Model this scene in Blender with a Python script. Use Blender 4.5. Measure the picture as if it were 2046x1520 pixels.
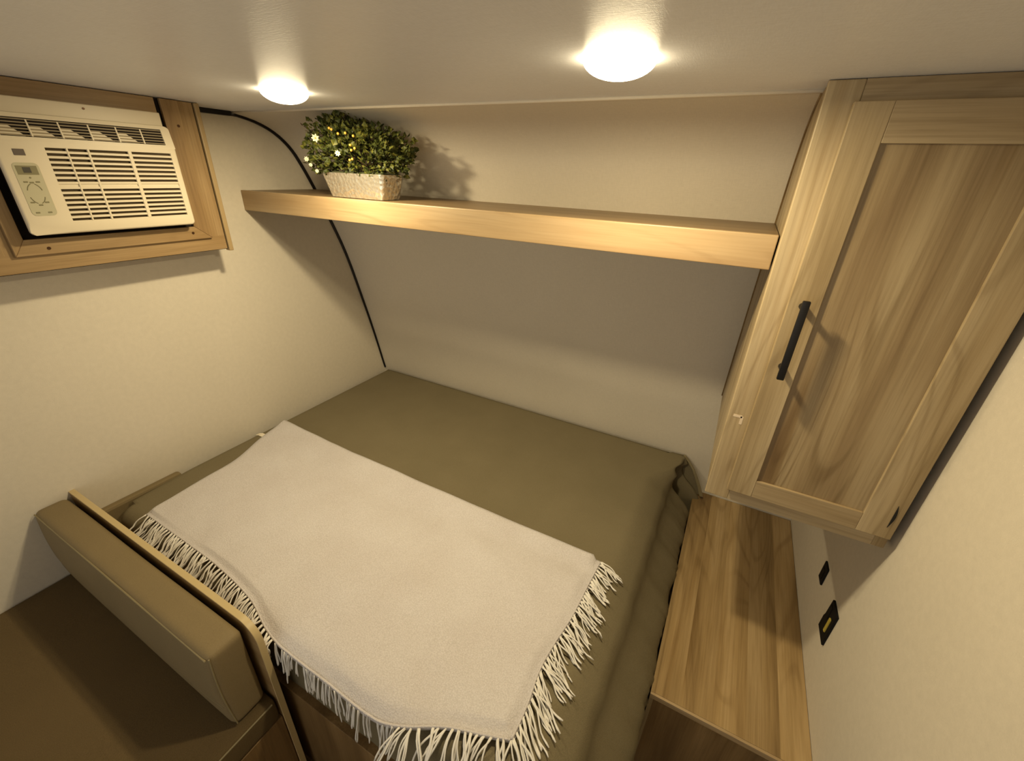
import bpy, bmesh, math, random
from mathutils import Vector, Matrix
from mathutils import noise as mnoise

for o in list(bpy.data.objects):
    bpy.data.objects.remove(o)
SC = bpy.context.scene
COL = SC.collection

# ------------------------------------------------------------------ camera
def camera():
    yaw, pitch, roll = 0.470606, 0.456435, 0.040246
    cy, sy, cp, sp = math.cos(yaw), math.sin(yaw), math.cos(pitch), math.sin(pitch)
    f = Vector((-sy * cp, cy * cp, -sp))
    r = Vector((cy, sy, 0))
    u = r.cross(f)
    c, s = math.cos(roll), math.sin(roll)
    r2, u2 = c * r + s * u, -s * r + c * u
    cam = bpy.data.cameras.new('camera')
    cam.sensor_width = 36
    cam.lens = 845.83 / 2046 * 36
    cam.clip_start = 0.01
    o = bpy.data.objects.new('camera', cam)
    m = Matrix((r2, u2, -f)).transposed().to_4x4()
    m.translation = Vector((1.85867, 0.28277, 1.80954))
    o.matrix_world = m
    COL.objects.link(o)
    SC.camera = o
camera()

# ------------------------------------------------------------------ world, exposure
W = bpy.data.worlds.new('world')
SC.world = W
W.use_nodes = True
bg = W.node_tree.nodes['Background']
bg.inputs[0].default_value = (1.0, 0.95, 0.85, 1)
bg.inputs[1].default_value = 0.37
SC.view_settings.view_transform = 'Standard'
SC.view_settings.look = 'None'
SC.view_settings.gamma = 1
SC.view_settings.use_curve_mapping = False
SC.view_settings.exposure = 1.63
LAMP_COLOR = (1.0, 0.83, 0.52)
LAMP_STRENGTH = 9.0       # glow of the frosted lens itself
LAMP_WATTS = 3.1           # downward light of the LED disc in each lamp
SC.cycles.max_bounces = 8
SC.cycles.diffuse_bounces = 5
SC.cycles.sample_clamp_indirect = 4

# ------------------------------------------------------------------ materials
def srgb(r, g, b):
    def f(v):
        v /= 255
        return v / 12.92 if v <= .04045 else ((v + .055) / 1.055) ** 2.4
    return (f(r), f(g), f(b), 1)

class NT:
    def __init__(self, name):
        self.m = bpy.data.materials.new(name)
        self.m.use_nodes = True
        self.t = self.m.node_tree
        self.b = self.t.nodes['Principled BSDF']
    def n(self, kind, **kw):
        nd = self.t.nodes.new(kind)
        for k, v in kw.items():
            if k.startswith('i_'):
                nd.inputs[k[2:].replace('_', ' ')].default_value = v
            else:
                setattr(nd, k, v)
        return nd
    def l(self, a, b):
        self.t.links.new(a, b)
    def coords(self, scale=(1, 1, 1), rot=(0, 0, 0)):
        tc = self.n('ShaderNodeTexCoord')
        mp = self.n('ShaderNodeMapping')
        mp.inputs['Scale'].default_value = scale
        mp.inputs['Rotation'].default_value = rot
        self.l(tc.outputs['Object'], mp.inputs['Vector'])
        return mp.outputs[0]
    def noise(self, vec, scale, detail=3, rough=.55, dist=0):
        nd = self.n('ShaderNodeTexNoise')
        nd.inputs['Scale'].default_value = scale
        nd.inputs['Detail'].default_value = detail
        nd.inputs['Roughness'].default_value = rough
        nd.inputs['Distortion'].default_value = dist
        self.l(vec, nd.inputs['Vector'])
        return nd.outputs['Fac']
    def ramp(self, fac, stops):
        nd = self.n('ShaderNodeValToRGB')
        cr = nd.color_ramp
        while len(cr.elements) < len(stops):
            cr.elements.new(.5)
        for e, (p, c) in zip(cr.elements, stops):
            e.position = p
            e.color = c if len(c) == 4 else (*c, 1)
        self.l(fac, nd.inputs[0])
        return nd.outputs[0]
    def mix(self, a, b, fac, mode='MIX'):
        nd = self.n('ShaderNodeMix', data_type='RGBA', blend_type=mode)
        for s, v in ((0, fac), (6, a), (7, b)):
            if hasattr(v, 'is_linked') or hasattr(v, 'links'):
                self.l(v, nd.inputs[s])
            else:
                nd.inputs[s].default_value = v
        return nd.outputs[2]
    def math(self, op, a, b=0.0):
        nd = self.n('ShaderNodeMath', operation=op)
        for s, v in ((0, a), (1, b)):
            if hasattr(v, 'links'):
                self.l(v, nd.inputs[s])
            else:
                nd.inputs[s].default_value = v
        return nd.outputs[0]
    def bump(self, h, strength=.3, dist=.001):
        nd = self.n('ShaderNodeBump')
        nd.inputs['Strength'].default_value = strength
        nd.inputs['Distance'].default_value = dist
        self.l(h, nd.inputs['Height'])
        self.l(nd.outputs[0], self.b.inputs['Normal'])
    def base(self, c):
        if hasattr(c, 'links'):
            self.l(c, self.b.inputs['Base Color'])
        else:
            self.b.inputs['Base Color'].default_value = c
    def set(self, rough=.5, spec=.5, metal=0.0):
        self.b.inputs['Roughness'].default_value = rough
        self.b.inputs['Specular IOR Level'].default_value = spec
        self.b.inputs['Metallic'].default_value = metal

def plain(name, col, rough=.5, spec=.5, metal=0.0):
    t = NT(name); t.base(col); t.set(rough, spec, metal)
    return t.m

def wood(name, light, mid, dark, axis='Z', figure=.5, plank=None, rough=.42, spec=.35, seed=0.0, streak=1.0):
    """laminate with long streaks along `axis`, faint cathedral figure and optional printed planks"""
    t = NT(name)
    i = 'XYZ'.index(axis)
    def sc(along, across):
        v = [across] * 3; v[i] = along
        return tuple(v)
    tc = t.n('ShaderNodeTexCoord')
    add = t.n('ShaderNodeVectorMath', operation='ADD')
    add.inputs[1].default_value = (seed, seed * .7, seed * 1.3)
    t.l(tc.outputs['Object'], add.inputs[0])
    vec = add.outputs[0]
    if plank:
        pax, width = plank
        sep = t.n('ShaderNodeSeparateXYZ'); t.l(vec, sep.inputs[0])
        fl = t.math('FLOOR', t.math('DIVIDE', sep.outputs['XYZ'.index(pax)], width))
        wn = t.n('ShaderNodeTexWhiteNoise', noise_dimensions='1D'); t.l(fl, wn.inputs['W'])
        off = t.math('MULTIPLY', wn.outputs['Value'], 7.0)
        cb = t.n('ShaderNodeCombineXYZ'); t.l(off, cb.inputs[i])
        a2 = t.n('ShaderNodeVectorMath', operation='ADD')
        t.l(vec, a2.inputs[0]); t.l(cb.outputs[0], a2.inputs[1])
        vec = a2.outputs[0]
    def mapped(s):
        mp = t.n('ShaderNodeMapping'); mp.inputs['Scale'].default_value = s
        t.l(vec, mp.inputs['Vector']); return mp.outputs[0]
    broad = t.noise(mapped(sc(.9, 9)), 1.6, 3, .5)
    fine = t.noise(mapped(sc(2.0, 90)), 2.2, 4, .65)
    col = t.ramp(broad, [(.28, dark), (.5, mid), (.72, light)])
    fcol = t.ramp(fine, [(.35, (.80, .78, .74, 1)), (.55, (1, 1, 1, 1)), (.75, (1.08, 1.08, 1.06, 1))])
    col = t.mix(col, fcol, .8 * streak, 'MULTIPLY')
    if figure:
        field = t.noise(mapped(sc(.75, 5.5)), 1.35, 1, .35, .25)
        rings = t.math('SINE', t.math('MULTIPLY', field, 80.0))
        rings = t.ramp(rings, [(.2, (1.04, 1.04, 1.03, 1)), (.7, (.97, .965, .95, 1)), (.97, (.74, .70, .63, 1))])
        mask = t.ramp(t.noise(mapped(sc(.8, 3)), 1.2, 1), [(.44, (0, 0, 0, 1)), (.54, (1, 1, 1, 1))])
        fm = t.mix((1, 1, 1, 1), rings, mask)
        col = t.mix(col, fm, figure, 'MULTIPLY')
        dk = t.ramp(t.noise(mapped(sc(.45, 11)), 1.9, 2, .4, .5), [(.60, (1, 1, 1, 1)), (.68, (.78, .72, .62, 1))])
        col = t.mix(col, dk, figure, 'MULTIPLY')
    if plank:
        tone = t.ramp(wn.outputs['Value'], [(0, (.82, .80, .76, 1)), (.5, (.96, .94, .9, 1)), (1, (1.12, 1.11, 1.08, 1))])
        col = t.mix(col, tone, 1.0, 'MULTIPLY')
    t.base(col); t.set(rough, spec)
    t.bump(fine, .12, .0006)
    return t.m

def linen(name, col, col2, rough=.62, spec=.3, bump=.25, stretch=(900, 900, 900)):
    """vinyl wall board printed with a fine linen weave"""
    t = NT(name)
    v = t.coords()
    a = t.noise(t.coords((60, 420, 420)), 1.0, 2)
    b = t.noise(t.coords((420, 60, 60)), 1.0, 2)
    c = t.math('ADD', a, b)
    blot = t.noise(v, 3.0, 3)
    base = t.mix(col, col2, blot)
    fine = t.ramp(t.math('MULTIPLY', c, .5), [(.35, (.93, .93, .93, 1)), (.65, (1.04, 1.04, 1.04, 1))])
    t.base(t.mix(base, fine, .7, 'MULTIPLY'))
    t.set(rough, spec)
    t.bump(c, bump, .0008)
    return t.m

M = {}
M['wall'] = linen('wall_linen', (.66, .60, .49, 1), (.60, .545, .44, 1))
M['ceiling'] = linen('ceiling_linen', (.82, .83, .86, 1), (.74, .75, .78, 1), rough=.37, spec=.38, bump=.25)
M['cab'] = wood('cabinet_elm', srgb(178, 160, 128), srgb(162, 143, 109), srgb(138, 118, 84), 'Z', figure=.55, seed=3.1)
M['cabx'] = wood('cabinet_elm_cross', srgb(174, 156, 124), srgb(157, 138, 106), srgb(140, 119, 86), 'X', figure=.3, seed=5.3)
M['panel'] = wood('cabinet_panel_elm', srgb(166, 148, 115), srgb(147, 127, 94), srgb(118, 96, 66), 'Z', figure=1.0, seed=1.7)
M['shelf'] = wood('shelf_maple', srgb(172, 150, 116), srgb(163, 139, 103), srgb(150, 124, 88), 'X', figure=.45, seed=8.2, streak=.5)
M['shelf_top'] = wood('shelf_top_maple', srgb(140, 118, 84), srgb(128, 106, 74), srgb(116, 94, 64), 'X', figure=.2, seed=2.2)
M['counter'] = wood('counter_planks', srgb(182, 158, 118), srgb(162, 137, 96), srgb(130, 106, 70), 'Y', figure=.6, plank=('X', .085), seed=.035)
M['dark_wood'] = wood('cabinet_dark_elm', srgb(140, 114, 76), srgb(122, 97, 62), srgb(100, 78, 48), 'Z', figure=.4, seed=6.6)  # darker elm tone for panels, trim and base boxes
M['acwood'] = wood('ac_surround_oak', srgb(158, 133, 96), srgb(144, 118, 81), srgb(126, 100, 66), 'Y', figure=.2, seed=4.4)
M['acwoodz'] = wood('ac_surround_oak_upright', srgb(158, 133, 96), srgb(144, 118, 81), srgb(126, 100, 66), 'Z', figure=.2, seed=9.4)
M['partition'] = wood('partition_board', srgb(168, 142, 100), srgb(152, 124, 82), srgb(130, 102, 64), 'X', figure=.3, seed=7.7)
M['edge'] = plain('edge_band', srgb(184, 164, 120), .4, .4)
M['acedge'] = plain('surround_edge', srgb(156, 134, 96), .45, .4)
M['floor'] = wood('floor_vinyl', srgb(130, 108, 80), srgb(112, 92, 66), srgb(90, 72, 50), 'Y', figure=.4, plank=('X', .15), seed=1.1)
M['black'] = plain('black_metal', (.005, .004, .0035, 1), .5, .3)
M['matt'] = plain('matt_black_plastic', (.004, .003, .0025, 1), .7, .2)
M['rubber'] = plain('black_trim', (.006, .004, .004, 1), .35, .4)
M['dark'] = plain('dark_cavity', (.012, .008, .005, 1), .8, .2)
M['cavity'] = plain('grille_cavity', (.06, .042, .022, 1), .8, .2)
M['white_trim'] = plain('white_bead', srgb(225, 215, 195), .4)
M['plastic'] = plain('ac_white_plastic', srgb(206, 194, 168), .42, .45)
M['plastic_grey'] = plain('ac_grey_membrane', srgb(172, 166, 138), .5, .3)
M['plastic_mark'] = plain('ac_button_grey', srgb(118, 112, 82), .5, .3)
M['fin'] = plain('vent_fin', srgb(132, 118, 90), .5, .3)
M['display'] = plain('ac_display', srgb(44, 40, 26), .3, .5)
M['brown_plate'] = plain('ac_badge', srgb(70, 54, 40), .35, .5)
M['screw'] = plain('screw_bronze', srgb(70, 44, 22), .4, .5, .6)
M['yellow'] = plain('yellow_port', srgb(170, 150, 60), .5)
M['tagwhite'] = plain('white_tag', srgb(222, 212, 190), .7)
M['smudge'] = plain('pale_scuff', srgb(205, 186, 160), .7, .2)

def fabric(name, c1, c2, scale=700, bump=.5, rough=.95, low=6.0):
    t = NT(name)
    v = t.coords()
    fine = t.noise(v, scale, 2, .6)
    mid = t.noise(v, scale * .12, 3, .6)
    lowf = t.noise(v, low, 3, .5)
    col = t.mix(c1, c2, lowf)
    sp = t.ramp(fine, [(.35, (.84, .84, .84, 1)), (.65, (1.12, 1.12, 1.12, 1))])
    col = t.mix(col, sp, .8, 'MULTIPLY')
    t.base(col); t.set(rough, .12)
    t.bump(t.math('ADD', fine, t.math('MULTIPLY', mid, .8)), bump, .0012)
    return t.m
M['spread'] = fabric('olive_quilt', srgb(108, 99, 76), srgb(119, 109, 85), 500, .4)
M['cushion'] = fabric('olive_vinyl', srgb(118, 104, 76), srgb(128, 112, 82), 900, .15, .6)
M['seatfab'] = fabric('brown_suede', srgb(90, 75, 50), srgb(99, 83, 56), 500, .3, .85)
M['piping'] = plain('olive_piping', srgb(128, 116, 84), .6)
def throw_mat():
    t = NT('beige_weave')
    v = t.coords()
    w = t.n('ShaderNodeTexVoronoi'); w.inputs['Scale'].default_value = 260; t.l(v, w.inputs['Vector'])
    cell = w.outputs['Distance']
    low = t.noise(v, 5.0, 3, .5)
    sp = t.noise(v, 420, 2, .6)
    col = t.mix(srgb(206, 203, 203), srgb(190, 183, 180), low)
    col = t.mix(col, t.ramp(cell, [(0.0, (1.06, 1.06, 1.06, 1)), (.7, (.84, .82, .80, 1))]), .7, 'MULTIPLY')
    col = t.mix(col, t.ramp(sp, [(.35, (.88, .87, .86, 1)), (.65, (1.08, 1.08, 1.08, 1))]), .7, 'MULTIPLY')
    t.base(col); t.set(.95, .1)
    t.b.inputs['Sheen Weight'].default_value = .2
    t.bump(t.math('MULTIPLY', cell, -1.0), .6, .0015)
    return t.m
M['throw'] = throw_mat()
M['yarn'] = plain('beige_yarn', srgb(220, 216, 208), .9, .1)
def emis(name, col, s):
    t = NT(name)
    t.base((.9, .85, .75, 1))
    t.b.inputs['Emission Color'].default_value = (*col, 1)
    t.b.inputs['Emission Strength'].default_value = s
    return t.m
M['lens'] = emis('lit_lens', LAMP_COLOR, LAMP_STRENGTH)
def pot_mat():
    t = NT('hammered_silver')
    v = t.coords()
    w = t.n('ShaderNodeTexVoronoi'); w.inputs['Scale'].default_value = 75; t.l(v, w.inputs['Vector'])
    t.base(srgb(218, 212, 198)); t.set(.26, .6, .8)
    t.bump(t.math('ADD', w.outputs['Distance'], t.noise(v, 30, 3)), .7, .004)
    return t.m
M['pot'] = pot_mat()
def leaf_mat():
    t = NT('leaf_green')
    oi = t.noise(t.coords(), 38, 3, .6)
    t.base(t.ramp(oi, [(.3, srgb(28, 38, 12)), (.5, srgb(62, 68, 22)), (.72, srgb(112, 108, 42))]))
    t.set(.55, .3)
    return t.m
M['leaf'] = leaf_mat()
M['stem'] = plain('plant_stem', srgb(66, 48, 24), .7)
M['petal'] = plain('white_petal', srgb(232, 228, 190), .7)
M['berry'] = plain('yellow_berry', srgb(226, 172, 70), .45)
M['soil'] = plain('moss', srgb(50, 52, 24), .9)

# ------------------------------------------------------------------ geometry helpers
def link(name, bm, mat, parent=None, origin=(0, 0, 0), smooth=False):
    """bm is in world coordinates; stored relative to `origin` (or the parent root's location)"""
    me = bpy.data.meshes.new(name)
    org = Vector(origin)
    if parent is not None:
        org = root_loc(parent)
    bmesh.ops.translate(bm, verts=bm.verts, vec=-org)
    bmesh.ops.recalc_face_normals(bm, faces=bm.faces)
    bm.to_mesh(me); bm.free()
    if smooth:
        for p in me.polygons: p.use_smooth = True
        if smooth != 'all':
            me.set_sharp_from_angle(angle=math.radians(40))
    me.materials.append(mat)
    o = bpy.data.objects.new(name, me)
    COL.objects.link(o)
    if parent is not None:
        o.parent = parent
    else:
        o.location = org
    return o

def root_loc(o):
    v = Vector((0, 0, 0))
    while o is not None:
        v += o.location
        o = o.parent
    return v

def thing(name, label, cat, loc, group=None):
    o = bpy.data.objects.new(name, None)
    o.empty_display_size = .05
    COL.objects.link(o)
    o.location = loc
    o['label'] = label; o['category'] = cat
    if group: o['group'] = group
    return o
def tag(o, label, cat, group=None):
    o['label'] = label; o['category'] = cat
    if group: o['group'] = group
    return o

def box_into(bm, x0, x1, y0, y1, z0, z1, bevel=0.0, seg=2):
    vs = [bm.verts.new((x, y, z)) for x in (x0, x1) for y in (y0, y1) for z in (z0, z1)]
    idx = [(0, 1, 3, 2), (4, 6, 7, 5), (0, 4, 5, 1), (2, 3, 7, 6), (0, 2, 6, 4), (1, 5, 7, 3)]
    fs = [bm.faces.new([vs[i] for i in f]) for f in idx]
    if bevel:
        es = list({e for f in fs for e in f.edges})
        bmesh.ops.bevel(bm, geom=es, offset=bevel, segments=seg, affect='EDGES', profile=.5)

def box(x0, x1, y0, y1, z0, z1, bevel=0.0, seg=2):
    bm = bmesh.new()
    box_into(bm, x0, x1, y0, y1, z0, z1, bevel, seg)
    return bm

def prism(poly, axis, a, b, bevel=0.0, seg=2):
    """extrude a 2-D polygon along axis from a to b. poly coords are the other two axes in xyz order"""
    bm = bmesh.new()
    def P(p, t):
        v = list(p); v.insert('xyz'.index(axis), t); return v
    va = [bm.verts.new(P(p, a)) for p in poly]
    vb = [bm.verts.new(P(p, b)) for p in poly]
    n = len(poly)
    bm.faces.new(va); bm.faces.new(vb[::-1])
    for i in range(n):
        bm.faces.new((va[i], vb[i], vb[(i + 1) % n], va[(i + 1) % n]))
    if bevel:
        caps = [f for f in bm.faces if len(f.verts) == n and f.verts[0] in (va[0], vb[-1], vb[0])]
        es = list({e for f in caps for e in f.edges})
        bmesh.ops.bevel(bm, geom=es, offset=bevel, segments=seg, affect='EDGES', profile=.5)
    return bm

def tube(pts, r, n=8, bm=None, closed=False, flat=1.0, up=None):
    """tube along points; r is a number or list"""
    bm = bm or bmesh.new()
    P = [Vector(p) for p in pts]
    rings = []
    prev = None
    for i, p in enumerate(P):
        if closed:
            t = (P[(i + 1) % len(P)] - P[i - 1]).normalized()
        else:
            t = (P[min(i + 1, len(P) - 1)] - P[max(i - 1, 0)]).normalized()
        if prev is None:
            a = Vector(up) if up else (Vector((0, 0, 1)) if abs(t.z) < .9 else Vector((1, 0, 0)))
        else:
            a = prev
        s = (a - t * a.dot(t)).normalized()
        prev = s
        q = t.cross(s)
        rr = r[i] if isinstance(r, (list, tuple)) else r
        rings.append([bm.verts.new(p + (s * math.cos(2 * math.pi * k / n) * flat + q * math.sin(2 * math.pi * k / n)) * rr) for k in range(n)])
    m = len(rings)
    for i in range(m if closed else m - 1):
        A, B = rings[i], rings[(i + 1) % m]
        for k in range(n):
            bm.faces.new((A[k], A[(k + 1) % n], B[(k + 1) % n], B[k]))
    if not closed:
        bm.faces.new(rings[0]); bm.faces.new(rings[-1][::-1])
    return bm

def plate_x(x0, x1, ys, zs, hole):
    """slab between x0 and x1 on a (y,z) grid; cells with hole(i,j) are open. x1 faces the room"""
    bm = bmesh.new()
    V = {}
    def v(s, i, j):
        k = (s, i, j)
        if k not in V: V[k] = bm.verts.new(((x0, x1)[s], ys[i], zs[j]))
        return V[k]
    ny, nz = len(ys) - 1, len(zs) - 1
    solid = lambda i, j: 0 <= i < ny and 0 <= j < nz and not hole(i, j)
    for i in range(ny):
        for j in range(nz):
            if not solid(i, j): continue
            for s in (0, 1):
                bm.faces.new((v(s, i, j), v(s, i + 1, j), v(s, i + 1, j + 1), v(s, i, j + 1)))
            for (di, dj, a, b) in ((-1, 0, (i, j), (i, j + 1)), (1, 0, (i + 1, j), (i + 1, j + 1)), (0, -1, (i, j), (i + 1, j)), (0, 1, (i, j + 1), (i + 1, j + 1))):
                if not solid(i + di, j + dj):
                    bm.faces.new((v(0, *a), v(0, *b), v(1, *b), v(1, *a)))
    return bm

def lathe(cx, cy, prof, n=48):
    bm = bmesh.new()
    rings = []
    for r, z in prof:
        if r < 1e-6:
            rings.append([bm.verts.new((cx, cy, z))])
        else:
            rings.append([bm.verts.new((cx + r * math.cos(2 * math.pi * k / n), cy + r * math.sin(2 * math.pi * k / n), z)) for k in range(n)])
    for A, B in zip(rings, rings[1:]):
        for k in range(n):
            k2 = (k + 1) % n
            if len(A) == 1: bm.faces.new((A[0], B[k2], B[k]))
            elif len(B) == 1: bm.faces.new((A[k], A[k2], B[0]))
            else: bm.faces.new((A[k], A[k2], B[k2], B[k]))
    return bm

def lerp_table(tab, v):
    if v <= tab[0][0]: return tab[0][1]
    for (a, fa), (b, fb) in zip(tab, tab[1:]):
        if v <= b:
            t = (v - a) / (b - a)
            return fa + (fb - fa) * t
    return tab[-1][1]
def smooth_table(tab, v):
    """Catmull-Rom through the table"""
    if v <= tab[0][0]: return tab[0][1]
    if v >= tab[-1][0]: return tab[-1][1]
    for i in range(len(tab) - 1):
        if v <= tab[i + 1][0]:
            (x0, y0), (x1, y1) = tab[i], tab[i + 1]
            xm, ym = tab[max(i - 1, 0)]; xp, yp = tab[min(i + 2, len(tab) - 1)]
            m0 = (y1 - ym) / (x1 - xm) * (x1 - x0); m1 = (yp - y0) / (xp - x0) * (x1 - x0)
            t = (v - x0) / (x1 - x0)
            return (2*t**3-3*t*t+1)*y0 + (t**3-2*t*t+t)*m0 + (-2*t**3+3*t*t)*y1 + (t**3-t*t)*m1

# ------------------------------------------------------------------ the room shell
RW, RH = 2.34, 1.98          # room width and ceiling height
YB = -1.7                    # where the modelled room ends behind the camera
NOSE = [(0, 2.168), (.45, 2.164), (.58, 2.143), (.67, 2.118), (.82, 2.083), (.986, 2.042), (1.148, 1.998), (1.338, 1.944), (1.45, 1.905),
        (1.561, 1.858), (1.699, 1.796), (1.815, 1.735), (1.878, 1.690), (1.929, 1.624), (1.96, 1.545), (1.976, 1.462)]
def nose_y(z):
    return smooth_table(NOSE, z)
def nose_curve(z0=0.0, z1=1.976, n=60):
    zs = [z0 + (z1 - z0) * (1 - (1 - i / n) ** 1.6) for i in range(n + 1)]
    return [(nose_y(z), z) for z in zs]

def structure(o):
    o['kind'] = 'structure'
    return o
structure(link('floor', box(-.06, RW + .06, YB, 2.2, -.05, 0), M['floor']))
structure(link('ceiling', box(-.06, RW + .06, YB, 1.462, RH, RH + .05), M['ceiling']))
structure(link('wall_left', box(-.06, 0, YB, 2.2, 0, RH), M['wall']))
structure(link('wall_right', box(RW, RW + .06, YB, 2.2, 0, RH), M['wall']))
cur = nose_curve()
poly = cur + [(1.462, RH + .05), (2.2, RH + .05), (2.2, 0)]
structure(link('wall_front', prism(poly, 'x', 0, RW), M['wall'], smooth=True))

# trims: black bead in the corner of the left wall, its thick end piece, white bead across the ceiling seam
pts = [(.004, y - .004, z) for y, z in nose_curve(.655, 1.972, 70)] + [(.004, 1.448, 1.974)]
structure(link('trim_1', tube(pts, [.0055 + .0026 * min(1, i / 40) for i in range(len(pts))], 8, up=(1, 0, 0)), M['rubber'], smooth='all'))
structure(link('trim_2', box(.0, .02, 1.24, 1.452, 1.964, 1.98, .002), M['rubber']))
structure(link('trim_3', tube([(0.01, 1.462, 1.9775), (RW, 1.462, 1.9775)], .0042, 8), M['white_trim'], smooth='all'))

# ------------------------------------------------------------------ air conditioner surround (left wall)
AX = .13
sur = thing('wall_surround', 'wooden surround box on the left wall framing the air conditioner', 'cabinet', (0, .9, 1.507))
# box sides behind the face
link('side_panel', box(.0, AX - .008, 1.255, 1.27, 1.512, 1.978, .001), M['acwoodz'], sur)
link('bottom_panel', box(.0, AX - .012, .46, 1.255, 1.517, 1.529), M['acwood'], sur)
link('back_board', box(AX - .012, AX - .004, .46, 1.255, 1.51, 1.978), M['dark'], sur)
link('bottom_rail', box(AX - .004, AX, .46, 1.252, 1.512, 1.56), M['acwood'], sur)
link('stile', box(AX - .004, AX, 1.20, 1.252, 1.56, 1.978), M['acwoodz'], sur)
link('stile', box(AX - .004, AX, .46, .70, 1.56, 1.978), M['acwoodz'], sur)
link('edge_strip', box(AX - .02, AX + .006, 1.256, 1.272, 1.503, 1.979, .003), M['acedge'], sur)
# raised inner frame with screws
R1 = AX + .011
link('frame_rail', prism([(.692, 1.556), (1.204, 1.556), (1.152, 1.598), (.720, 1.598)], 'x', AX, R1, .0015), M['acwood'], sur)
link('frame_stile', prism([(1.204, 1.556), (1.204, 1.978), (1.152, 1.978), (1.152, 1.598)], 'x', AX, R1, .0015), M['acwoodz'], sur)
link('frame_stile', prism([(.692, 1.556), (.720, 1.598), (.720, 1.978), (.692, 1.978)], 'x', AX, R1, .0015), M['acwoodz'], sur)
link('top_rail', box(AX - .004, AX + .006, .738, 1.138, 1.936, 1.978), M['acwood'], sur)
for (y, z) in ((.763, 1.572), (1.142, 1.578), (1.188, 1.906), (.715, 1.80)):
    link('screw', tube([(R1 - .001, y, z), (R1 + .0015, y, z)], .0042, 10), M['screw'], sur)
fil = link('filler_strip', box(AX - .004, .158, .738, 1.133, 1.899, 1.936, .002), M['plastic'], sur)
link('screw', tube([(.157, .945, 1.925), (.1595, .945, 1.925)], .003, 8), M['screw'], fil)

# ------------------------------------------------------------------ air conditioner
ac = thing('air_conditioner', 'white window air conditioner with slatted grille set in the wooden surround', 'air conditioner', (.13, .93, 1.612))
FX = .185
Y0, Y1, Z0, Z1 = .729, 1.138, 1.611, 1.899
# body shell behind the face
bm = box(.132, FX - .0125, Y0 + .008, Y1 - .008, Z0 + .006, Z1 - .004, .002)
link('body', bm, M['dark'], ac)
# front bezel with an opening for the grille and one for the vent
ys = [Y0, .823, 1.119, Y1]
zs = [Z0, 1.642, 1.825, 1.837]
bm = plate_x(FX - .0105, FX, ys, zs, lambda i, j: i == 1 and j == 1)
def corner_bevel(bm, pred, off, seg=5):
    es = [e for e in bm.edges if all(pred(v.co) for v in e.verts) and abs(e.verts[0].co.x - e.verts[1].co.x) > 1e-4]
    bmesh.ops.bevel(bm, geom=es, offset=off, segments=seg, affect='EDGES', profile=.5)
corner_bevel(bm, lambda c: (abs(c.y - Y0) < 1e-4 or abs(c.y - Y1) < 1e-4) and abs(c.z - Z0) < 1e-4, .012)
outer = [e for e in bm.edges if all(abs(v.co.x - FX) < 1e-5 for v in e.verts) and all((v.co.y < Y0 + .0125 or v.co.y > Y1 - .0125 or v.co.z < Z0 + .0125) for v in e.verts) and e.is_manifold and any(f.normal.x < .5 and abs(f.normal.x) < .9 for f in e.link_faces)]
bmesh.ops.recalc_face_normals(bm, faces=bm.faces)
outer = [e for e in bm.edges if all(abs(v.co.x - FX) < 1e-5 for v in e.verts) and any(abs(f.normal.x) < .5 for f in e.link_faces) and not all(.82 < v.co.y < 1.12 and 1.64 < v.co.z < 1.826 for v in e.verts) and not all(abs(v.co.z - 1.837) < 1e-4 for v in e.verts)]
bmesh.ops.bevel(bm, geom=outer, offset=.006, segments=3, affect='EDGES', profile=.5)
link('front_bezel', bm, M['plastic'], ac, smooth=True)
# upper bezel holding the air outlet: tilts back towards the top
def up(y, z, d=0.0):
    t = (z - 1.837) / (Z1 - 1.837)
    return (FX - .001 - .012 * t + d, y, z)
VY = [Y0, .752, 1.114, Y1]
VZ = [1.837, 1.8465, 1.889, Z1]
bm = bmesh.new()
grid = {}
for s, d in ((0, 0.0), (1, -.012)):
    for i, y in enumerate(VY):
        for j, z in enumerate(VZ):
            grid[(s, i, j)] = bm.verts.new(up(y, z, d))
hole = lambda i, j: i == 1 and j == 1
for i in range(3):
    for j in range(3):
        if hole(i, j): continue
        for s in (0, 1):
            bm.faces.new([grid[(s, a, b)] for a, b in ((i, j), (i + 1, j), (i + 1, j + 1), (i, j + 1))])
        for di, dj, a, b in ((-1, 0, (i, j), (i, j + 1)), (1, 0, (i + 1, j), (i + 1, j + 1)), (0, -1, (i, j), (i + 1, j)), (0, 1, (i, j + 1), (i + 1, j + 1))):
            ii, jj = i + di, j + dj
            if not (0 <= ii < 3 and 0 <= jj < 3) or hole(ii, jj):
                bm.faces.new((grid[(0, *a)], grid[(0, *b)], grid[(1, *b)], grid[(1, *a)]))
es = [e for e in bm.edges if all(v.co.z > Z1 - .001 and (v.co.y > Y1 - .001 or v.co.y < Y0 + .001) for v in e.verts)]
bmesh.ops.bevel(bm, geom=es, offset=.014, segments=5, affect='EDGES', profile=.5)
vb = link('vent_bezel', bm, M['plastic'], ac, smooth=True)
vy = [.752, .811, .872, .935, .998, 1.059, 1.114]
bm = bmesh.new()
for k in range(6):
    z = 1.8500 + k * .0071
    x = up(1, z)[0]
    box_into(bm, x - .009, x - .0015, .752, 1.114, z - .0013, z + .0013)
link('vent_fins', bm, M['fin'], vb)['kind'] = 'stuff'
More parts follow.
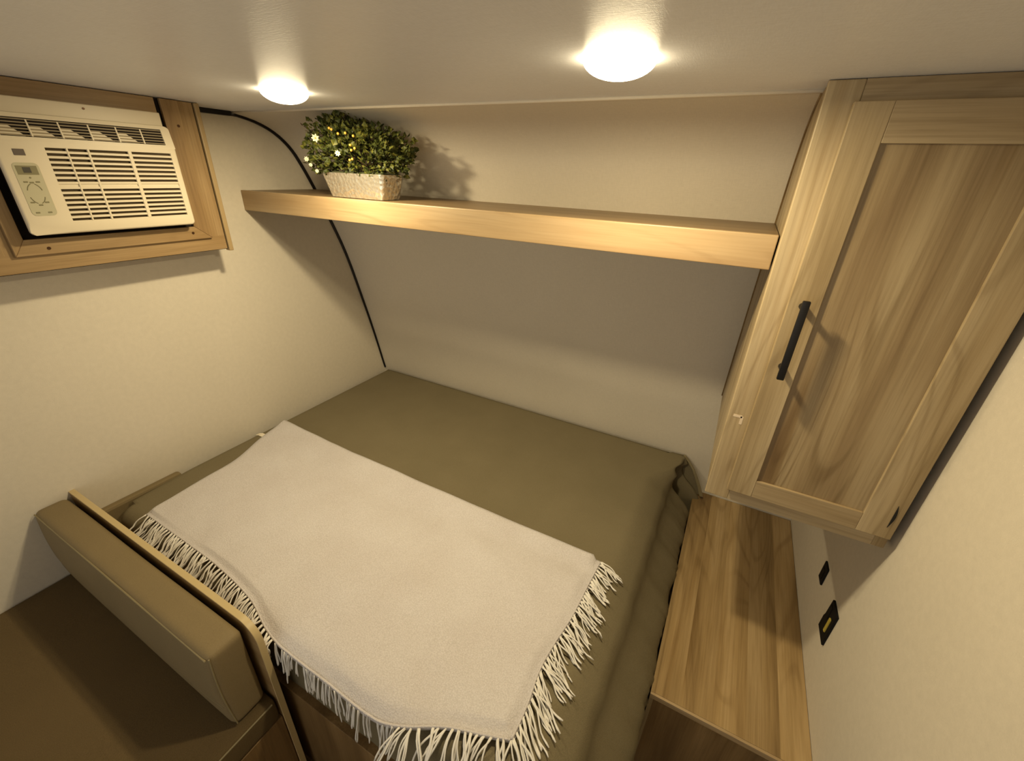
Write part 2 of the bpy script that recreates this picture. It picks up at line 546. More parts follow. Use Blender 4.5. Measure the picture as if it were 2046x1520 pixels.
for k in range(1, 6):
    y = vy[k]
    vs = [up(y - .0016, 1.8475, -.001), up(y + .0016, 1.8475, -.001), up(y + .0016, 1.886, -.001), up(y - .0016, 1.886, -.001)]
    bm = bmesh.new()
    a = [bm.verts.new(v) for v in vs]; b = [bm.verts.new((v[0] - .008, v[1], v[2])) for v in vs]
    bm.faces.new(a); bm.faces.new(b[::-1])
    for i in range(4): bm.faces.new((a[i], b[i], b[(i + 1) % 4], a[(i + 1) % 4]))
    link('vent_rib', bm, M['plastic'], vb)
for k in range(5):      # pale turned deflectors seen behind the fins, all but the last cell
    ya, yb = vy[k] + .002, vy[k + 1] - .012
    bm = bmesh.new()
    zb_, zt_ = 1.848, 1.872
    P = [(up(ya, zb_)[0] - .0045, ya, zb_), (up(yb, zb_)[0] - .0045, yb, zb_), (up(ya, zt_)[0] - .0045, ya + .018, zt_), (up(ya, zt_)[0] - .0045, ya, zt_)]
    a = [bm.verts.new(v) for v in P]; b = [bm.verts.new((v[0] - .002, v[1], v[2])) for v in P]
    bm.faces.new(a); bm.faces.new(b[::-1])
    for i in range(4): bm.faces.new((a[i], b[i], b[(i + 1) % 4], a[(i + 1) % 4]))
    link('deflector', bm, M['plastic'], vb)
link('vent_cavity', box(.158, .1645, .752, 1.114, 1.8475, 1.886), M['cavity'], vb)
# intake grille
gc = link('grille_cavity', box(.1745, .1765, .820, 1.122, 1.640, 1.827), M['cavity'], ac)
slat_me = None
pitch = .01243
for k in range(16):
    z = 1.642 + .0062 + (k - .5) * pitch - .0018
    if k == 0: z0_, z1_ = 1.640, 1.6432
    else: z0_, z1_ = 1.6432 + (k - 1) * pitch + .0062, 1.6432 + k * pitch
    if k == 15: z1_ = 1.826
    s = link('slat', box(FX - .0075, FX - .0006, .8225, 1.1195, z0_, z1_, .0008, 1), M['plastic'], gc)
link('slat', box(FX - .0075, FX - .003, .8225, 1.1195, 1.6432 + 7 * pitch, 1.6432 + 7 * pitch + .0062), M['plastic'], gc)
for (a, b) in ((.8655, .8695), (.9105, .9155), (1.0055, 1.0145)):
    link('grille_rib', box(FX - .007, FX + .0004, a, b, 1.642, 1.826, .0008, 1), M['plastic'], gc)
# badge and control panel
link('badge', box(FX - .001, FX + .0014, .760, .7815, 1.8035, 1.8180, .0005, 1), M['brown_plate'], ac)
bm = box(FX - .002, FX + .0008, .747, .797, 1.660, 1.787)
es = [e for e in bm.edges if abs(e.verts[0].co.x - e.verts[1].co.x) > 1e-4]
bmesh.ops.bevel(bm, geom=es, offset=.010, segments=5, affect='EDGES', profile=.5)
cp = link('control_panel', bm, M['plastic_grey'], ac)
CX = FX + .0008
link('display', box(CX - .001, CX + .0006, .764, .779, 1.7635, 1.7765), M['display'], cp)
link('display_bezel', box(CX - .001, CX + .0003, .752, .792, 1.759, 1.780), M['plastic_mark'], cp)
def arcpts(cy_, cz_, ry, rz, a0, a1, n=10):
    return [(CX + .0002, cy_ + ry * math.cos(math.radians(a0 + (a1 - a0) * i / n)), cz_ + rz * math.sin(math.radians(a0 + (a1 - a0) * i / n))) for i in range(n + 1)]
for a0, a1 in ((20, 75), (105, 160), (200, 255), (285, 340)):
    link('button_ring', tube(arcpts(.771, 1.714, .0150, .024, a0, a1), .0009, 6), M['plastic_mark'], cp)
for (y, z) in ((.771, 1.7405), (.771, 1.6865), (.759, 1.668), (.783, 1.668), (.757, 1.693), (.785, 1.693), (.760, 1.742), (.783, 1.742)):
    link('button', box(CX - .001, CX + .0007, y - .0042, y + .0042, z - .0018, z + .0018, .0004, 1), M['plastic_mark'], cp)
link('indicator', tube([(CX - .001, .772, 1.752), (CX + .0006, .772, 1.752)], .002, 8), M['plastic_mark'], cp)

# ------------------------------------------------------------------ wardrobe cabinet in the far right corner
CXL, CXR, CYF, CZB = 1.925, 2.326, 1.361, 1.033
cab = thing('wall_cabinet', 'tall light wood wall cabinet with one shaker door in the front right corner', 'cabinet', (2.13, 1.7, CZB))
side = [(CYF + .004, CZB), (nose_y(CZB) + .004, CZB)] + [(y + .004, z) for y, z in nose_curve(CZB + .02, 1.974, 30)] + [(CYF + .004, 1.979)]
link('side_panel', prism(side, 'x', CXL + .002, CXL + .016), M['cab'], cab)
pts = [(CXL + .001, y - .003, z) for y, z in nose_curve(CZB, 1.974, 40)]
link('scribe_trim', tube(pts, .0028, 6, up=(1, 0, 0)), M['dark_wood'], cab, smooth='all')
side2 = [(CYF + .004, CZB), (nose_y(CZB), CZB)] + [(y, z) for y, z in nose_curve(CZB + .02, 1.974, 30)] + [(CYF + .004, 1.979)]
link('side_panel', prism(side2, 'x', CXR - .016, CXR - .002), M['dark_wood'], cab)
link('bottom_panel', box(CXL + .016, CXR - .016, CYF + .004, nose_y(CZB) - .002, CZB + .002, CZB + .016), M['cab'], cab)
FY = CYF + .018
link('face_stile', box(CXL, 1.982, CYF, FY, CZB, 1.979, .002), M['cab'], cab)
link('face_stile', box(2.30, CXR, CYF, FY, CZB, 1.979, .002), M['cab'], cab)
link('face_rail', box(1.982, 2.30, CYF + .0004, FY, 1.915, 1.979), M['cabx'], cab)
link('face_rail', box(1.982, 2.30, CYF + .0004, FY, CZB, 1.10), M['cabx'], cab)
DY = CYF - .004
door = link('door', box(1.974, 2.318, DY - .0095, DY + .002, 1.078, 1.941), M['panel'], cab)
DF = DY - .0165
link('door_stile', box(1.972, 2.030, DF, DY + .003, 1.076, 1.943, .0014), M['cab'], door)
link('door_stile', box(2.253, 2.320, DF, DY + .003, 1.076, 1.943, .0014), M['cab'], door)
link('door_rail', box(2.030, 2.253, DF + .0003, DY + .003, 1.879, 1.943, .0012), M['cabx'], door)
link('door_rail', box(2.030, 2.253, DF + .0003, DY + .003, 1.076, 1.127, .0012), M['cabx'], door)
# bar pull
HX, HY = 1.999, DF - .036
bm = box(HX - .0072, HX + .0072, HY - .0045, HY + .0045, 1.422, 1.598, .0022)
for z in (1.441, 1.579):
    tube([(HX, HY, z), (HX, HY + .012, z), (HX, DF + .001, z)], [.0052, .0056, .0075], 10, bm)
hd = link('handle', bm, M['black'], door, smooth=True); hd['label'] = 'black metal bar pull'
# dark half-round hinge plate low on the right stile
hp = [(2.303 + .0, 1.108), (2.303, 1.172)] + [(2.303 + .0055 * math.sin(math.pi * (1 - i / 8)), 1.108 + .064 * (1 - i / 8)) for i in range(1, 8)]
link('hinge', prism([(x, z) for x, z in hp], 'y', DF - .0012, DF + .002), M['black'], door)
bm = bmesh.new()
for k, (x, z, a, b) in enumerate(((1.947, 1.284, .010, .0035), (1.957, 1.274, .0032, .011))):
    box_into(bm, x - a, x + a, CYF - .0005, CYF + .0005, z - b, z + b)
link('scuff_mark', bm, M['smudge'], cab)

# ------------------------------------------------------------------ shelf
SY, SZ0, SZ1 = 1.432, 1.6295, 1.7055
sh = thing('wall_shelf', 'long light maple shelf across the front wall above the bed', 'shelf', (.96, 1.6, SZ0))
link('front_board', box(.001, CXL - .001, SY, SY + .018, SZ0, SZ1, .002), M['shelf'], sh)
sp_ = [(SY + .018, SZ1 - .017), (nose_y(SZ1 - .017), SZ1 - .017), (nose_y(SZ1 - .001), SZ1 - .001), (SY + .018, SZ1 - .001)]
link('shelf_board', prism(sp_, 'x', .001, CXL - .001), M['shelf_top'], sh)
sp2 = [(SY + .018, SZ0 + .004), (nose_y(SZ0 + .004) - .002, SZ0 + .004), (nose_y(SZ0 + .014) - .002, SZ0 + .014), (SY + .018, SZ0 + .014)]
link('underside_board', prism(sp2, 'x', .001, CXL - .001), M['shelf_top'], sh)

# ------------------------------------------------------------------ ceiling lamps
def lamp(x, y, label, r=.060):
    t = thing('ceiling_light', label, 'light', (x, y, RH), 'round ceiling lights over the bed')
    link('base', lathe(x, y, [(0, RH), (r - .006, RH), (r - .006, RH - .005), (0, RH - .005)]), M['white_trim'], t, smooth=True)
    prof = [((r - .001) * math.cos(a), RH - .001 - .028 * math.sin(a)) for a in [i / 10 * math.pi / 2 for i in range(10)]] + [(0, RH - .029)]
    link('lens', lathe(x, y, prof), M['lens'], t, smooth='all')
    L = bpy.data.lights.new('led_disc', 'AREA')
    L.shape = 'DISK'; L.size = .06
    L.energy = LAMP_WATTS
    L.color = LAMP_COLOR
    lo = bpy.data.objects.new('led_disc', L)
    COL.objects.link(lo)
    lo.parent = t
    lo.location = (0, 0, -.0305)
    return t
lamp(.694, 1.180, 'lit round dome ceiling light nearer the air conditioner')
lamp(1.612, 1.105, 'lit round dome ceiling light nearer the wall cabinet')

# ------------------------------------------------------------------ counter beside the bed
KX, KY, KZ = 1.928, 1.128, .447
ct = thing('side_counter', 'low wood-grain side counter between the bed and the right wall', 'counter', (2.13, 1.6, 0))
link('countertop', box(KX, RW - .001, KY + .008, nose_y(.44) - .003, KZ - .022, KZ, .001), M['counter'], ct)
link('front_edge', box(KX, RW - .001, KY, KY + .0079, KZ - .020, KZ - .0005, .001), M['shelf'], ct)
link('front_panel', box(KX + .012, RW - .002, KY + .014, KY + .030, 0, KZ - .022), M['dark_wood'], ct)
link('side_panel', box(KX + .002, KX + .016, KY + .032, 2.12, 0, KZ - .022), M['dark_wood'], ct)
link('corner_post', box(KX + .001, KX + .012, KY + .006, KY + .03, 0, KZ - .022), M['cab'], ct)

# ------------------------------------------------------------------ outlets on the right wall
bm = box(RW - .006, RW, 1.594, 1.636, .652, .722, .002)
sw = thing('wall_switch', 'small black switch plate on the right wall under the cabinet', 'switch', (RW, 1.62, .652))
link('plate', bm, M['matt'], sw)
link('rocker', box(RW - .008, RW - .005, 1.604, 1.626, .668, .706, .0015), M['matt'], sw)
ol = thing('wall_outlet', 'black outlet plate with a yellow slot on the right wall beside the counter', 'outlet', (RW, 1.447, .607))
plate = [(1.406, .606), (1.478, .606), (1.478, .652), (1.470, .664), (1.470, .727), (1.406, .727)]
link('plate', prism(plate, 'x', RW - .007, RW, .0015), M['matt'], ol)
link('socket_face', box(RW - .009, RW - .006, 1.445, 1.464, .665, .716, .002), M['matt'], ol)
s_ = link('yellow_slot', box(RW - .0095, RW - .0065, 1.421, 1.4325, .640, .694, .003), M['yellow'], ol)
s_['label'] = 'yellow upright slot'

# ------------------------------------------------------------------ partition and dinette bench
PX, PZ, PY0, PY1 = 1.006, .765, .590, .607
def board_poly(inset=0.0, r=.06):
    x1, z1 = PX - inset, PZ - inset
    rr = r - inset
    pts = [(0, 0), (x1, 0)]
    pts += [(x1 - rr + rr * math.cos(a), z1 - rr + rr * math.sin(a)) for a in [i / 10 * math.pi / 2 for i in range(11)]]
    pts += [(0, z1)]
    return pts
pt = thing('partition', 'low wooden partition with a pale rounded edge between bench and bed', 'partition', (.5, .6, 0))
link('board', prism(board_poly(.0015), 'y', PY0 + .001, PY1 - .001), M['partition'], pt)
# edge band as a strip following the outline
outl = [p for p in board_poly() if True][1:]
bm = bmesh.new()
inn = board_poly(.0016)[1:]
rows = []
for (ox, oz), (ix, iz) in zip(outl, inn):
    rows.append([bm.verts.new(v) for v in ((ix, PY0, iz), (ox, PY0 + .0008, oz), (ox, PY1 - .0008, oz), (ix, PY1, iz))])
for A, B in zip(rows, rows[1:]):
    for k in range(4):
        bm.faces.new((A[k], A[(k + 1) % 4], B[(k + 1) % 4], B[k]))
bm.faces.new(rows[0]); bm.faces.new(rows[-1][::-1])
link('edge_band', bm, M['edge'], pt, smooth=True)

bench = thing('bench_base', 'wooden box base of the bench in the lower left corner', 'bench', (.5, .1, 0))
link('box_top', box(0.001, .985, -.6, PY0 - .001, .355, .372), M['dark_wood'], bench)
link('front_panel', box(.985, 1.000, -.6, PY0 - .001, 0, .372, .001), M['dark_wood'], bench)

def soft_box(x0, x1, y0, y1, z0, z1, r, nx=24, ny=12, nz=8, fn=None):
    """rounded, slightly pillowy cushion"""
    bm = bmesh.new()
    c = Vector(((x0 + x1) / 2, (y0 + y1) / 2, (z0 + z1) / 2))
    h = Vector(((x1 - x0) / 2, (y1 - y0) / 2, (z1 - z0) / 2))
    def axis(n, half):
        # denser near the ends
        t = [math.sin(math.pi / 2 * (2 * i / n - 1)) for i in range(n + 1)]
        return t
    ax = [axis(nx, h.x), axis(ny, h.y), axis(nz, h.z)]
    V = {}
    N = (nx, ny, nz)
    def vert(i, j, k):
        key = (i, j, k)
        if key not in V:
            p = Vector((ax[0][i] * h.x, ax[1][j] * h.y, ax[2][k] * h.z))
            q = Vector([max(-h[a] + r, min(h[a] - r, p[a])) for a in range(3)])
            d = p - q
            if d.length > 1e-9: p = q + d.normalized() * r
            w = c + p
            if fn: w = Vector(fn(w, ax[0][i], ax[1][j], ax[2][k]))
            V[key] = bm.verts.new(w)
        return V[key]
    for a in range(3):
        b, d = (a + 1) % 3, (a + 2) % 3
        for s in (0, N[a]):
            for i in range(N[b]):
                for j in range(N[d]):
                    def K(ii, jj):
                        k = [0, 0, 0]; k[a] = s; k[b] = ii; k[d] = jj
                        return vert(*k)
                    q = [K(i, j), K(i + 1, j), K(i + 1, j + 1), K(i, j + 1)]
                    bm.faces.new(q)
    return bm

seat = thing('seat_cushion', 'brown bench seat cushion in the lower left corner', 'cushion', (.5, .1, .374))
def seat_fn(w, a, b, c):
    z = w.z + (.004 * (1 - a * a) if c > 0 else 0)
    return (w.x, w.y, z)
link('cover', soft_box(.002, 1.002, -.6, .586, .374, .462, .012, 28, 20, 8, seat_fn), M['seatfab'], seat, smooth='all')
link('piping', tube([(1.001, -.58, .455), (1.001, .575, .455)], .0028, 6), M['piping'], seat)

bk = thing('backrest_cushion', 'olive bolster back cushion leaning on the low partition', 'cushion', (.49, .53, .466))
def back_fn(w, a, b, c):
    y = w.y
    t = (w.z - .466) / .29            # 0 bottom .. 1 top
    if b < 0:                         # face towards the seat bulges, then tucks under
        y += -.016 * math.sin(min(1, max(0, t)) * math.pi) * (1 - a ** 6 * .6) * (-b)
        y += .004 * (-b)
        # seam dents
        y += .0035 * math.exp(-((t - .30) / .035) ** 2) * (-b)
    z = w.z + .002 * math.sin(w.x * 9) * (1 if c > 0 else 0)
    return (w.x, y, z)
BX0, BX1, BY0, BY1, BZ0, BZ1 = .004, .978, .490, .580, .466, .756
link('cover', soft_box(BX0, BX1, BY0, BY1, BZ0, BZ1, .020, 36, 12, 26, back_fn), M['cushion'], bk, smooth='all')
def back_face_y(t, a):
    y = BY0 + .004 - .016 * math.sin(t * math.pi) * (1 - a ** 6 * .6) + .0035 * math.exp(-((t - .30) / .035) ** 2)
    return y
# piping loops: top front seam + end seam, and a lower stitched seam
pts = []
for i in range(31):
    x = BX0 + .01 + (BX1 - BX0 - .02) * i / 30
    a = (x - .491) / .487
    pts.append((x, BY0 + .0045, BZ1 - .0105))
link('piping', tube(pts, .0022, 6), M['piping'], bk)
pts = []
for i in range(31):
    x = BX0 + .02 + (BX1 - BX0 - .035) * i / 30
    a = (x - .491) / .487
    pts.append((x, back_face_y(.30, a) - .0005, BZ0 + .30 * .29))
link('seam', tube(pts, .0016, 6), M['piping'], bk)
pts = [(BX1 - .004, BY0 + .010 - .0055 * math.sin(math.pi * t), BZ0 + .008 + t * .275) for t in [i / 14 for i in range(15)]]
link('end_seam', tube(pts, .0018, 6), M['piping'], bk)

# ------------------------------------------------------------------ bed
bb = thing('bed_base', 'wooden box base under the mattress behind the partition', 'bed base', (.9, 1.4, 0))
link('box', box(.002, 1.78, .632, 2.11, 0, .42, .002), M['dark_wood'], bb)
link('shade_strip', box(.001, .034, .632, .90, .42, .650, .010), M['cushion'], bb)['label'] = 'brown strip standing in for shade along the left wall'  # added strip, its brown stands in for shade in the wall gap
BT = .650      # top of the bedspread
FT = .655      # y of the foot side
bedx0, bedx1 = .030, 1.80
def spread_mesh():
    bm = bmesh.new()
    # footprint of the top edge, counter-clockwise from the foot-left corner
    x0, x1, y0, y1 = bedx0, bedx1, FT, 2.114
    rc = .062
    per = []   # (x, y, nx, ny)
    def seg(ax, ay, bx, by, nx, ny, n):
        for i in range(n):
            t = i / n
            per.append((ax + (bx - ax) * t, ay + (by - ay) * t, nx, ny))
    def arc(cx, cy, r, a0, a1, n):
        for i in range(n):
            a = math.radians(a0 + (a1 - a0) * i / n)
            per.append((cx + r * math.cos(a), cy + r * math.sin(a), math.cos(a), math.sin(a)))
    seg(x0 + rc, y0, x1 - rc, y0, 0, -1, 150)
    arc(x1 - rc, y0 + rc, rc, -90, 0, 16)
    seg(x1, y0 + rc, x1, y1 - .012, 1, 0, 230)
    arc(x1 - .012, y1 - .012, .012, 0, 90, 6)
    seg(x1 - .012, y1, x0 + .01, y1, 0, 1, 90)
    arc(x0 + .01, y1 - .01, .01, 90, 180, 4)
    seg(x0, y1 - .01, x0, y0 + rc, -1, 0, 90)
    arc(x0 + rc, y0 + rc, rc, 180, 270, 12)
    N = len(per)
    zl = [.16, .19, .22, .25, .28, .31, .34, .365, .39, .41, .43, .45, .47, .49, .51, .53, .55, .575, .60, .62, .635, .645, .65]
    ins = {.60: .000, .62: .005, .635: .014, .645: .028, .65: .048}
    rings = []
    for z in zl:
        ring = []
        for i, (x, y, nx, ny) in enumerate(per):
            i0 = ins.get(z, 0)
            d = -i0 * (1 if ny < -.01 or nx > .5 else .25)
            if nx <= .5 and ny > .5: d = -min(i0, .008)
            lim = None
            px, py, pz = x, y, z
            right = max(0, nx)
            foot = max(0, -ny)
            drop = max(0, .65 - z)
            if right > 0:
                # flares outwards as it falls onto the counter, then hangs straight
                q_ = max(0, min(1, (drop - .07) / .14))
                fl = .022 * min(1, drop / .07) + .103 * q_ * q_ * (3 - 2 * q_)
                # soft top roll is wider on this side
                back = max(0, min(1, (y - 1.86) / .2)); back = back * back * (3 - 2 * back)
                d2 = fl - (.028 if z > .63 else (.010 if z > .61 else 0)) * (1 if z >= .60 else 0) * (1 - back)
                d2 += back * (.060 + i0 * .8) * (1 if z > .61 else max(0, 1 - drop / .09))
                w = (.003 * math.sin(y * 31 + 2) + .0015 * math.sin(y * 67)) * min(1, drop / .12)
                w += .004 * mnoise.noise(Vector((y * 9, z * 14, 3)))
                # deep pleat by the front wall
                pl = math.exp(-((y - 2.045) / .032) ** 2) * min(1, drop / .020)
                w -= .175 * pl
                tip = max(0, min(1, (y - 2.075) / .02)) * min(1, drop / .1)
                w += .040 * tip
                # the drape hangs narrower in front of the counter
                if y < 1.128: w -= .006 * min(1, (1.128 - y) / .1)
                if y < .80:
                    w -= .07 * ((.80 - y) / .15) ** 1.3 * min(1, drop / .2)
                d += (d2 + w) * right
                if z < .56:
                    w2 = mnoise.noise(Vector((y * 22, z * 22, 9))) + .6 * mnoise.noise(Vector((y * 45, z * 38, 2)))
                    d += (.0015 + .006 * w2) * right * min(1, (.56 - z) / .1)
            if foot > 0:
                d += (.004 * mnoise.noise(Vector((x * 9, z * 12, 1))) + .002) * foot * min(1, drop / .05)
            if z <= .16 + 1e-6 or True:
                if nx < -.5 or ny > .5:
                    pz = max(z, .43)      # against the walls the cover just tucks in
                elif foot > .5 and right < .3:
                    pz = max(z, .405)
            px += nx * d; py += ny * d
            if ny > .5: px = min(px, x1 + .052 - i0 * .1)
            py = min(py, 2.115)
            if nx < .5: px = max(px, px + .022 * max(0, min(1, (.93 - py) / .25)) * max(0, 1 - (px - x0) / .12))
            ring.append(bm.verts.new((px, py, pz)))
        rings.append(ring)
    cx, cy = (x0 + x1) / 2, (y0 + y1) / 2
    rings.append([bm.verts.new((cx + (v.co.x - cx) * .985, cy + (v.co.y - cy) * .985, BT + .0002)) for v in rings[-1]])
    for A, B in zip(rings, rings[1:]):
        for i in range(N):
            j = (i + 1) % N
            bm.faces.new((A[i], A[j], B[j], B[i]))
    bm.faces.new(rings[-1])
    bmesh.ops.remove_doubles(bm, verts=bm.verts, dist=1e-5)
    return bm
bs = thing('bedspread', 'olive green bedspread covering the corner bed', 'bedspread', (.9, 1.4, .43))
link('cover', spread_mesh(), M['spread'], bs, smooth='all')
# light hem of the flared corner against the front wall
pts = [(1.848, 2.114, .653), (1.872, 2.112, .630), (1.900, 2.110, .594), (1.922, 2.108, .555), (1.942, 2.106, .515), (1.962, 2.103, .468)]
bm = bmesh.new()
rr = []
for i, p in enumerate(pts):
    w = .004 + .003 * i / 5
    rr.append([bm.verts.new((p[0] - w, p[1] + .002, p[2] - .001)), bm.verts.new((p[0] - w, p[1] - .006, p[2] - .001)), bm.verts.new((p[0] + w, p[1] - .006, p[2] + .001)), bm.verts.new((p[0] + w, p[1] + .002, p[2] + .001))])
for A, B in zip(rr, rr[1:]):
    for k in range(4): bm.faces.new((A[k], A[(k + 1) % 4], B[(k + 1) % 4], B[k]))
bm.faces.new(rr[0]); bm.faces.new(rr[-1][::-1])
fl_ = [(1.800, .648)] + [(p[0], p[2]) for p in pts] + [(1.93, .455), (1.80, .455)]
link('corner_flap', prism(fl_, 'y', 2.1135, 2.1160), M['spread'], bs)
hm = link('hem', bm, M['piping'], bs); hm['label'] = 'lighter hem at the flared corner'
link('care_tag', prism([(.022, .6445), (.050, .6535), (.088, .6535), (.088, .6520), (.050, .6520), (.022, .643)], 'y', 1.224, 1.246), M['tagwhite'], bs)['label'] = 'small white fabric tag'

# ------------------------------------------------------------------ throw blanket
LEFT = [(0, (.060, 1.345)), (.22, (.100, 1.203)), (.42, (.160, 1.05)), (.62, (.172, .907)), (.80, (.184, .795)), (.92, (.190, .733)), (1, (.205, .700))]
RIGHT = [(0, (1.695, 1.315)), (.2, (1.688, 1.210)), (.45, (1.680, 1.080)), (.62, (1.665, .974)), (.75, (1.660, .90)), (.88, (1.667, .822)), (1, (1.667, .738))]
def pair(tab, v):
    return Vector((smooth_table([(a, p[0]) for a, p in tab], v), smooth_table([(a, p[1]) for a, p in tab], v)))
HEM = [(.19, .702), (.5, .697), (.65, .692), (.84, .670), (.95, .636), (1.02, .624), (1.2, .620), (1.36, .618), (1.43, .638), (1.52, .682), (1.59, .706), (1.68, .738)]   # y in "unrolled" distance
ZT = .6655
def drape(p):
    """unrolled bed plane point -> 3-D point folded over the rounded foot of the bed"""
    x, y = p
    R_, Y_ = .120, .700
    if y >= Y_: return Vector((x, y, ZT))
    d = Y_ - y
    a = d / R_
    if a < math.pi / 2: return Vector((x, Y_ - R_ * math.sin(a), ZT - R_ * (1 - math.cos(a))))
    return Vector((x, Y_ - R_, ZT - R_ - (d - R_ * math.pi / 2)))
def throw_pt(u, v):
    L_, R__ = pair(LEFT, v), pair(RIGHT, v)
    xt = .060 + (1.695 - .060) * u; T_ = Vector((xt, 1.345 - .030 * u - .012 * math.sin(math.pi * u)))
    xb = .205 + (1.667 - .205) * u; B_ = Vector((xb, smooth_table(HEM, xb)))
    c00, c10 = Vector((.060, 1.345)), Vector((1.695, 1.315))
    c01, c11 = Vector((.205, smooth_table(HEM, .205))), Vector((1.667, smooth_table(HEM, 1.667)))
    p = L_ * (1 - u) + R__ * u + T_ * (1 - v) + B_ * v - (c00 * (1 - u) * (1 - v) + c10 * u * (1 - v) + c01 * (1 - u) * v + c11 * u * v)
    q = drape(p)
    n = mnoise.noise(Vector((p.x * 3.2, p.y * 4.5, 5))) * .5 + mnoise.noise(Vector((p.x * 8, p.y * 8, 1))) * .18
    # shallow diagonal fold near the top edge
    f = math.exp(-((v - .17 - .05 * math.sin(u * 5)) / .07) ** 2) * (.45 + .55 * u)
    cr = math.sin((p.x * .9 + p.y * 1.5) * 13 + 3 * mnoise.noise(Vector((p.x * 2, p.y * 2, 7))))
    lift = .014 * max(0, n + .25) - .010 * f + .008 + .0022 * max(0, cr) ** 2
    lift += .010 * math.exp(-(v / .06) ** 2)
    if v > .97 or u < .01 or u > .985: lift = min(lift, .006)
    q.z += lift
    return q
NU, NV = 150, 70
bm = bmesh.new()
G = [[None] * (NV + 1) for _ in range(NU + 1)]
Gb = [[None] * (NV + 1) for _ in range(NU + 1)]
TH = .009
for i in range(NU + 1):
    for j in range(NV + 1):
        u, v = i / NU, j / NV
        q = throw_pt(u, v)
        e = min(1, min(j, 3) / 3.0, min(i, 2) / 2.0, min(NU - i, 2) / 2.0)
        e2 = min(1, (NV - j) / 2)
        top = q + Vector((0, 0, 0 if e >= 1 else -.0035 * (1 - e)))
        G[i][j] = bm.verts.new(top)
        fold = False
        Gb[i][j] = bm.verts.new(q - (Vector((0, 0, TH)) if not fold else Vector((0, -.0015, .0))))
for i in range(NU):
    for j in range(NV):
        bm.faces.new((G[i][j], G[i + 1][j], G[i + 1][j + 1], G[i][j + 1]))
        bm.faces.new((Gb[i][j], Gb[i][j + 1], Gb[i + 1][j + 1], Gb[i + 1][j]))
for i in range(NU):
    for j in (0, NV):
        bm.faces.new((G[i][j], Gb[i][j], Gb[i + 1][j], G[i + 1][j]))
for j in range(NV):
    for i in (0, NU):
        bm.faces.new((G[i][j], G[i][j + 1], Gb[i][j + 1], Gb[i][j]))
th = thing('throw_blanket', 'beige woven throw with knotted fringe laid over the foot of the bed', 'blanket', (.9, 1.0, .66))
link('cloth', bm, M['throw'], th, smooth='all')

# rolled hem stitches along the fringed edges
def edge_tube(pts, r, name):
    link(name, tube(pts, r, 6), M['throw'], th, smooth='all')
edge_tube([throw_pt(.995, .02 + .975 * k / 90) + Vector((.002, 0, .002)) for k in range(91)], .0032, 'side_hem')
edge_tube([throw_pt(.005 + .99 * k / 150, .995) + Vector((0, -.001, .001)) for k in range(151)], .0030, 'foot_hem')

# tassels: each knotted bundle of strands is its own part
rnd = random.Random(11)
def bed_surface_z(x, y):
    z = BT
    if x > 1.765:
        t = (x - 1.765)
        z = BT - .004 - 1.15 * t - 2.0 * t * t
    if y < .70 and x < 1.85:
        d = min(.70 - y, .0449)
        z = min(z, BT - (.045 - math.sqrt(max(0, .045 ** 2 - d * d))))
    return z
def strand(p0, d0, length, droop, curl, n=8, r=.0017, surf=True, ylim=None):
    pts = [Vector(p0)]
    d = Vector(d0).normalized()
    step = length / n
    ph = rnd.uniform(0, 6.28)
    side = Vector((-d.y, d.x, 0))
    for i in range(n):
        d = (d + Vector((0, 0, -droop / n)) + side * (curl * math.sin(ph + i * .9) / n * 2.2)).normalized()
        q = pts[-1] + d * step
        if surf:
            zs_ = bed_surface_z(q.x, q.y) + r + .001 + rnd.uniform(0, .0015)
            if q.z < zs_ and q.y > .652:
                q.z = zs_
            elif q.z < BT - .01 and q.y > .640 and q.y < .70 and q.x < 1.78:
                q.y = .640
        if ylim is not None and q.y < ylim: q.y = ylim + rnd.uniform(0, .003)
        pts.append(q)
    return pts
def tassel(p0, d0, length, droop, k, spread, **kw):
    bm = bmesh.new()
    for s in range(k):
        base = Vector(p0) + Vector((rnd.uniform(-1, 1), rnd.uniform(-1, 1), rnd.uniform(0, .6))) * .0028
        dd = Vector(d0) + Vector((rnd.uniform(-1, 1), rnd.uniform(-1, 1), rnd.uniform(-.3, .3))) * spread
        L = length * rnd.uniform(.78, 1.10)
        pts = strand(base, dd, L, droop * rnd.uniform(.8, 1.2), rnd.uniform(.25, .9), **kw)
        r = rnd.uniform(.0017, .0027)
        tube(pts, [r] * (len(pts) - 2) + [r * 1.15, r * .7], 5, bm)
    link('tassel', bm, M['yarn'], th, smooth='all')
# right side
NS = 44
for k in range(NS):
    v = .015 + .98 * k / (NS - 1)
    p = throw_pt(.998, v)
    tt = k / (NS - 1)
    sway = .25 * math.sin(k * .9) + .18 * math.sin(k * 2.3)
    d = Vector((1.0, -.42 - .35 * tt + sway, .10))
    tassel(p, d, .072 + .040 * tt + .012 * math.sin(k * 1.7), 1.0, rnd.choice((2, 3, 3, 4)), .16)
# foot side
NF = 104
for k in range(NF):
    u = .006 + .99 * k / (NF - 1)
    p = throw_pt(u, .998)
    if k in (31, 57, 63, 74, 81, 90): continue
    x = p.x
    if x < 1.0:
        d = Vector((-.05 + .25 * math.sin(k * 1.1), -.85, -.12)); L = .082 + .012 * math.sin(k * 1.9); droop = 1.3
        ylim = .6125
    elif x < 1.42:
        d = Vector((.05 + .25 * math.sin(k * .8), -.30, -1.0)); L = .080 + .018 * math.sin(k * 1.3); droop = 1.2
        ylim = .6 
    else:
        d = Vector((.15 + .4 * math.sin(k * 1.0), -1.0, -.05)); L = .100 + .016 * math.sin(k * 1.5); droop = 1.3
        ylim = None
    tassel(p, d, L, droop, rnd.choice((2, 3, 3, 4)), .16, ylim=ylim)

